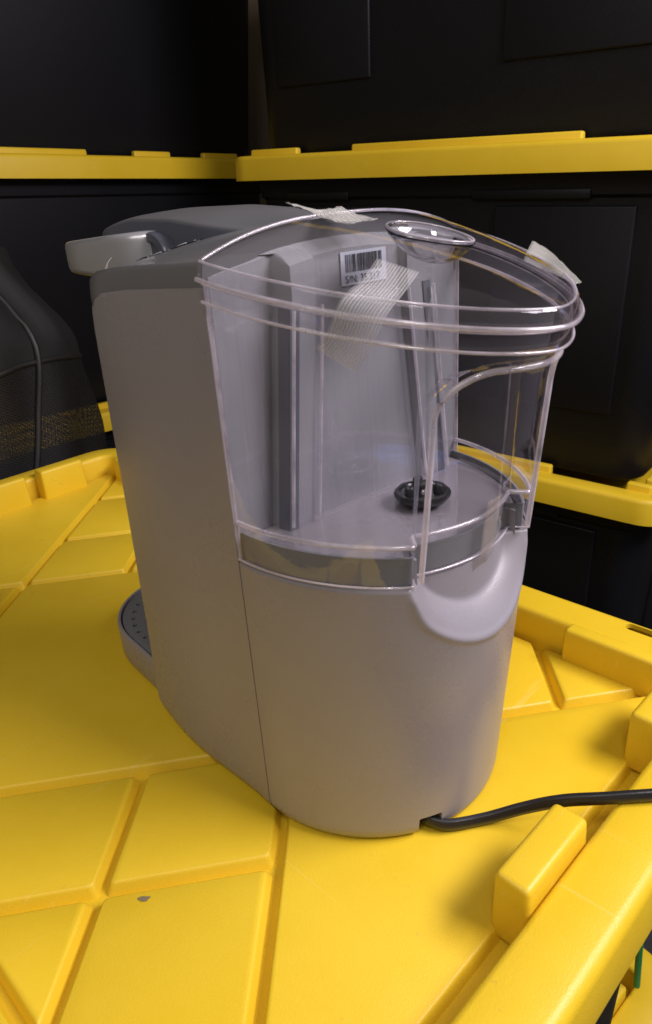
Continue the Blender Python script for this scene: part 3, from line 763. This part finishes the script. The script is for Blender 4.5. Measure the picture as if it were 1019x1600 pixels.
strip('packing_tape', spread([(inner_pt(.0875, .206), inner_pt(.1005, .206)), (inner_pt(.0862, .194), inner_pt(.0990, .193)), (inner_pt(.0848, .179)+mm(.6, 0, 0), inner_pt(.0972, .178)+mm(.6, 0, 0)), (inner_pt(.0828, .1650)+mm(-3.2, 0, 0), inner_pt(.0945, .1665)+mm(-3.2, 0, 0))], 6), M['tape3'], tank)
strip('packing_tape', spread([(mm(-129.5, 0, 292), mm(-127, 1.5, 289.5)), (mm(-127, .5, 299), mm(-122.5, 1.5, 299)), (mm(-121, 1.5, 306), mm(-119, 2, 305.5))], 5, 4), M['tape2'], cmk)
strip('packing_tape', spread([(mm(-121, 6, 308), mm(-112, 5, 312)), (mm(-121, 9, 316), mm(-115, 8, 318)), (mm(-119, 12, 320), mm(-117, 12, 321))], 5, 4), M['tape2'], cmk)

# thick edges of the tank and lid
def bead(name, pts_, r, parent, closed=False, n=8, m_='edge'):
    P = [Vector(p) for p in pts_]; rgb = []
    for i_, p in enumerate(P):
        a, b = (P[i_-1], P[(i_+1) % len(P)]) if closed else (P[max(i_-1, 0)], P[min(i_+1, len(P)-1)])
        d = (b-a).normalized(); up_ = Vector((0, 0, 1)) if abs(d.z) < .8 else Vector((.3, 1, 0)); s_ = d.cross(up_).normalized(); t_ = s_.cross(d)
        rgb.append([p+s_*r*math.cos(2*PI*k/n)+t_*r*math.sin(2*PI*k/n) for k in range(n)])
    if closed: rgb.append(rgb[0])
    return obj(name, lmesh(name, rgb, True, not closed, not closed), M[m_], parent, 80)
ARC = [PI*(.004+.992*k/150) for k in range(151)]
def rimpt(t, D, dz, o=0):
    x, y = arc(t, D); return Vector((x+o*abs(math.sin(t)), y-o*math.cos(t), rim_z(x)+dz))
def band(name, prof, fn, parent):
    # solid clear ring; prof = closed (outward offset, height) section
    rgb = [[fn(t, o, h) for (o, h) in prof] for t in ARC]
    return obj(name, lmesh(name, rgb), M['glass'], parent, 30)
band('rim_band', [(.0034, -.0016), (.0038, -.0010), (.0037, .0006), (.0026, .0012), (.0018, .0056), (.0008, .0067), (-.0006, .0064), (-.0004, .0004), (.0002, -.0016)], lambda t, o, h: rimpt(t, LD, h, o), lid)
band('collar', [(.0020, -.0110), (.0026, -.0104), (.0020, -.0094), (.0016, -.0060), (.0018, -.0030), (-.0002, -.0030), (-.0004, -.0110)], lambda t, o, h: rimpt(t, .1245, h, o), tank)
bead('rim_edge', [rimpt(t, LD, -.0008, .0034) for t in ARC], .0011, lid)
bead('rim_edge', [rimpt(t, LD, .0065, .0006) for t in ARC], .0006, lid)
bead('rim_edge', [rimpt(t, .1245, -.0106, .0022) for t in ARC], .0007, tank)
bead('rim_edge', [rimpt(t, .1245, -.0032, .0012) for t in ARC], .0003, tank)
fe = [Vector((.0006, lerp(.001, W-.001, k/60), lid_z(0, lerp(.001, W-.001, k/60))-.0002)) for k in range(61)]
bead('rim_edge', fe, .0008, lid)
def skirt_pt(t, o, z):
    s_ = (z-ZB)/(rim_z(arc(t, .096)[0])-.0006-ZB); p = tank_pt(t, s_); return Vector((p.x+o*abs(math.sin(t)), p.y-o*math.cos(t), z))
sr_ = [[skirt_pt(t, o_, z_) for o_, z_ in ((-.0030, .1757), (-.0030, .1905), (-.0044, .1905), (-.0044, .1757))] for t in ARC]
obj('seat_ring', lmesh('seat_ring', sr_), M['ring'], base, 40)
bead('skirt_edge', [skirt_pt(t, -.0012, .1972) for t in ARC], .0013, tank)
bead('skirt_edge', [skirt_pt(t, .0004, .1766) for t in ARC], .0006, tank)
for y_, yy_ in ((.0006, 0), (W-.0006, 1)):
    bead('corner_edge', [Vector((.0012, y_, lerp(ZB, .3135, k/20))) for k in range(21)], .0011, tank)
for sgn in (1, -1):   # ridges of the tank's front wall
    for yb, z0_ in ((.0265, .1905), (.0445, .1905)):
        y0_ = yb if sgn > 0 else W-yb
        bead('wall_ridge', [Vector((front_x(y0_)+.0006, ycol(y0_, z_), z_)) for z_ in [lerp(z0_, .298, k/16) for k in range(17)]], .0009, tank)
# rolled edge of the finger grip
gp = []
hw_, z1_, rr_ = .0405, .2775, .020
gpy = [(-hw_, lerp(.1785, z1_-rr_, k/40)) for k in range(41)]+[(-hw_+rr_-rr_*math.cos(PI/2*k/16), z1_-rr_+rr_*math.sin(PI/2*k/16)) for k in range(1, 17)]+[(lerp(-hw_+rr_, hw_-rr_, k/24), z1_) for k in range(1, 24)]
gpy += [(-y_, z_) for y_, z_ in reversed(gpy[:57])]
for y_, z_ in gpy:
    e_ = y_/A; best = None
    s_ = (z_-ZB)/(.297-ZB)
    for _ in range(6):
        ee_ = lerp(1.05, LE, s_); x_ = lerp(.1022, .1245, s_)*math.sqrt(1-abs(e_)**(2/ee_))**ee_; s_ = (z_-ZB)/(rim_z(x_)-.0006-ZB)
    gp.append(Vector((x_-.0006, A+y_, z_)))
bead('grip_edge', gp, .0014, tank, n=14)
# scoop rim
ca_, sa_ = math.cos(.62), math.sin(.62)
sp_ = []
for k in range(48):
    p_, q_ = .0200*math.cos(2*PI*k/48), .0150*math.sin(2*PI*k/48); x_, y_ = SCX+p_*ca_-q_*sa_, SCY+p_*sa_+q_*ca_; sp_.append(Vector((x_, y_, lid_z(x_, y_)+.0003)))
bead('scoop_edge', sp_, .0006, lid, True)

# ---------------------------------------------------------------- mesh bag
bag = thing('mesh_bag', 'slumped black mesh laundry bag standing behind the yellow lid', 'bag')
BX, BY = -.89, .070
def bag_pt(a, z):
    h = (z+.985)/1.27; r = .185*(1-.10*h)*(1-.40*sstep(.90, 1.02, h)) 
    fold = 1+.045*math.sin(5*a+9*h)+.04*math.sin(9*a-14*h+1)+.035*sstep(.75, 1, h)*math.sin(13*a+30*h)+.07*sstep(.7, 1, h)*math.sin(3*a+22*h)
    return Vector((BX+r*fold*math.cos(a), BY+r*1.12*fold*math.sin(a), z+.02*math.sin(2*a+1)*sstep(.6, 1, h)))
NB = 72
def bag_band(name, z0, z1, nz, m_, cap1=False, cap0=False):
    rgb = [[bag_pt(2*PI*k/NB, lerp(z0, z1, i_/nz)) for k in range(NB)] for i_ in range(nz+1)]
    v_, f_ = loft(rgb, True, cap0, cap1); me_ = fixn(pydata(name, v_, f_)); uvl = me_.uv_layers.new(name='UVMap')
    for p_ in me_.polygons:
        ks = [me_.loops[l].vertex_index % NB for l in p_.loop_indices]
        wrap = max(ks)-min(ks) > NB/2
        for l in p_.loop_indices:
            vi = me_.loops[l].vertex_index; k = vi % NB; i_ = vi//NB
            uvl.data[l].uv = ((k+(NB if wrap and k < NB/2 else 0))/NB*1.2*2, lerp(z0, z1, i_/nz)*2)
    return obj(name, me_, m_, bag, 80)
bag_band('net_panel', -.985, .140, 40, M['net'], cap0=True)
bag_band('cloth_top', .140, .300, 30, M['cloth'], cap1=True)
for a0, a1 in ((-.75, -.20), (-.2, .55), (-1.2, -1.15)):
    bead('piping', [bag_pt(lerp(a0, a1, sstep(0, 1, k/40)), lerp(-.30, .24, k/40))*1.0+Vector((.003*math.cos(a0), .003*math.sin(a0), 0)) for k in range(41)], .0045, bag, m_='piping')
bead('piping', [bag_pt(2*PI*k/60, .140) for k in range(60)], .004, bag, True, m_='piping')
# green strap hanging between the stacks
st = obj('green_strap', lmesh('green_strap', tube(catmull([(.070, .372, -.20), (.075, .377, -.30), (.079, .374, -.385), (.084, .372, -.46)], 6), .0035, 8)), M['green'])
tag(st, 'thin green strap hanging beside the yellow lid corner below', 'strap')

# ---------------------------------------------------------------- cord
pts = catmull([(.070, .060, .0075), (.0765, .0605, .0072), (.0850, .0670, .0055), (.0965, .0860, .0055), (.112, .1020, .0140), (.129, .1135, .0240), (.148, .128, .0298), (.172, .157, .0302), (.207, .205, .024), (.225, .23, -.02)], 14)
rgs = []
for i, p in enumerate(pts):
    d = (pts[min(i+1, len(pts)-1)]-pts[max(i-1, 0)]).normalized(); s_ = d.cross(Vector((0, 0, 1))).normalized(); t_ = s_.cross(d); ring = []
    for k in range(36):
        a = 2*PI*k/36; rr = .0030*(1+.09*abs(math.cos(3*a))); ring.append(p+s_*(rr*.85*math.cos(a))+t_*(rr*1.25*math.sin(a)))
    rgs.append(ring)
obj('power_cord', lmesh('power_cord', rgs), M['cord'], cmk, 60)
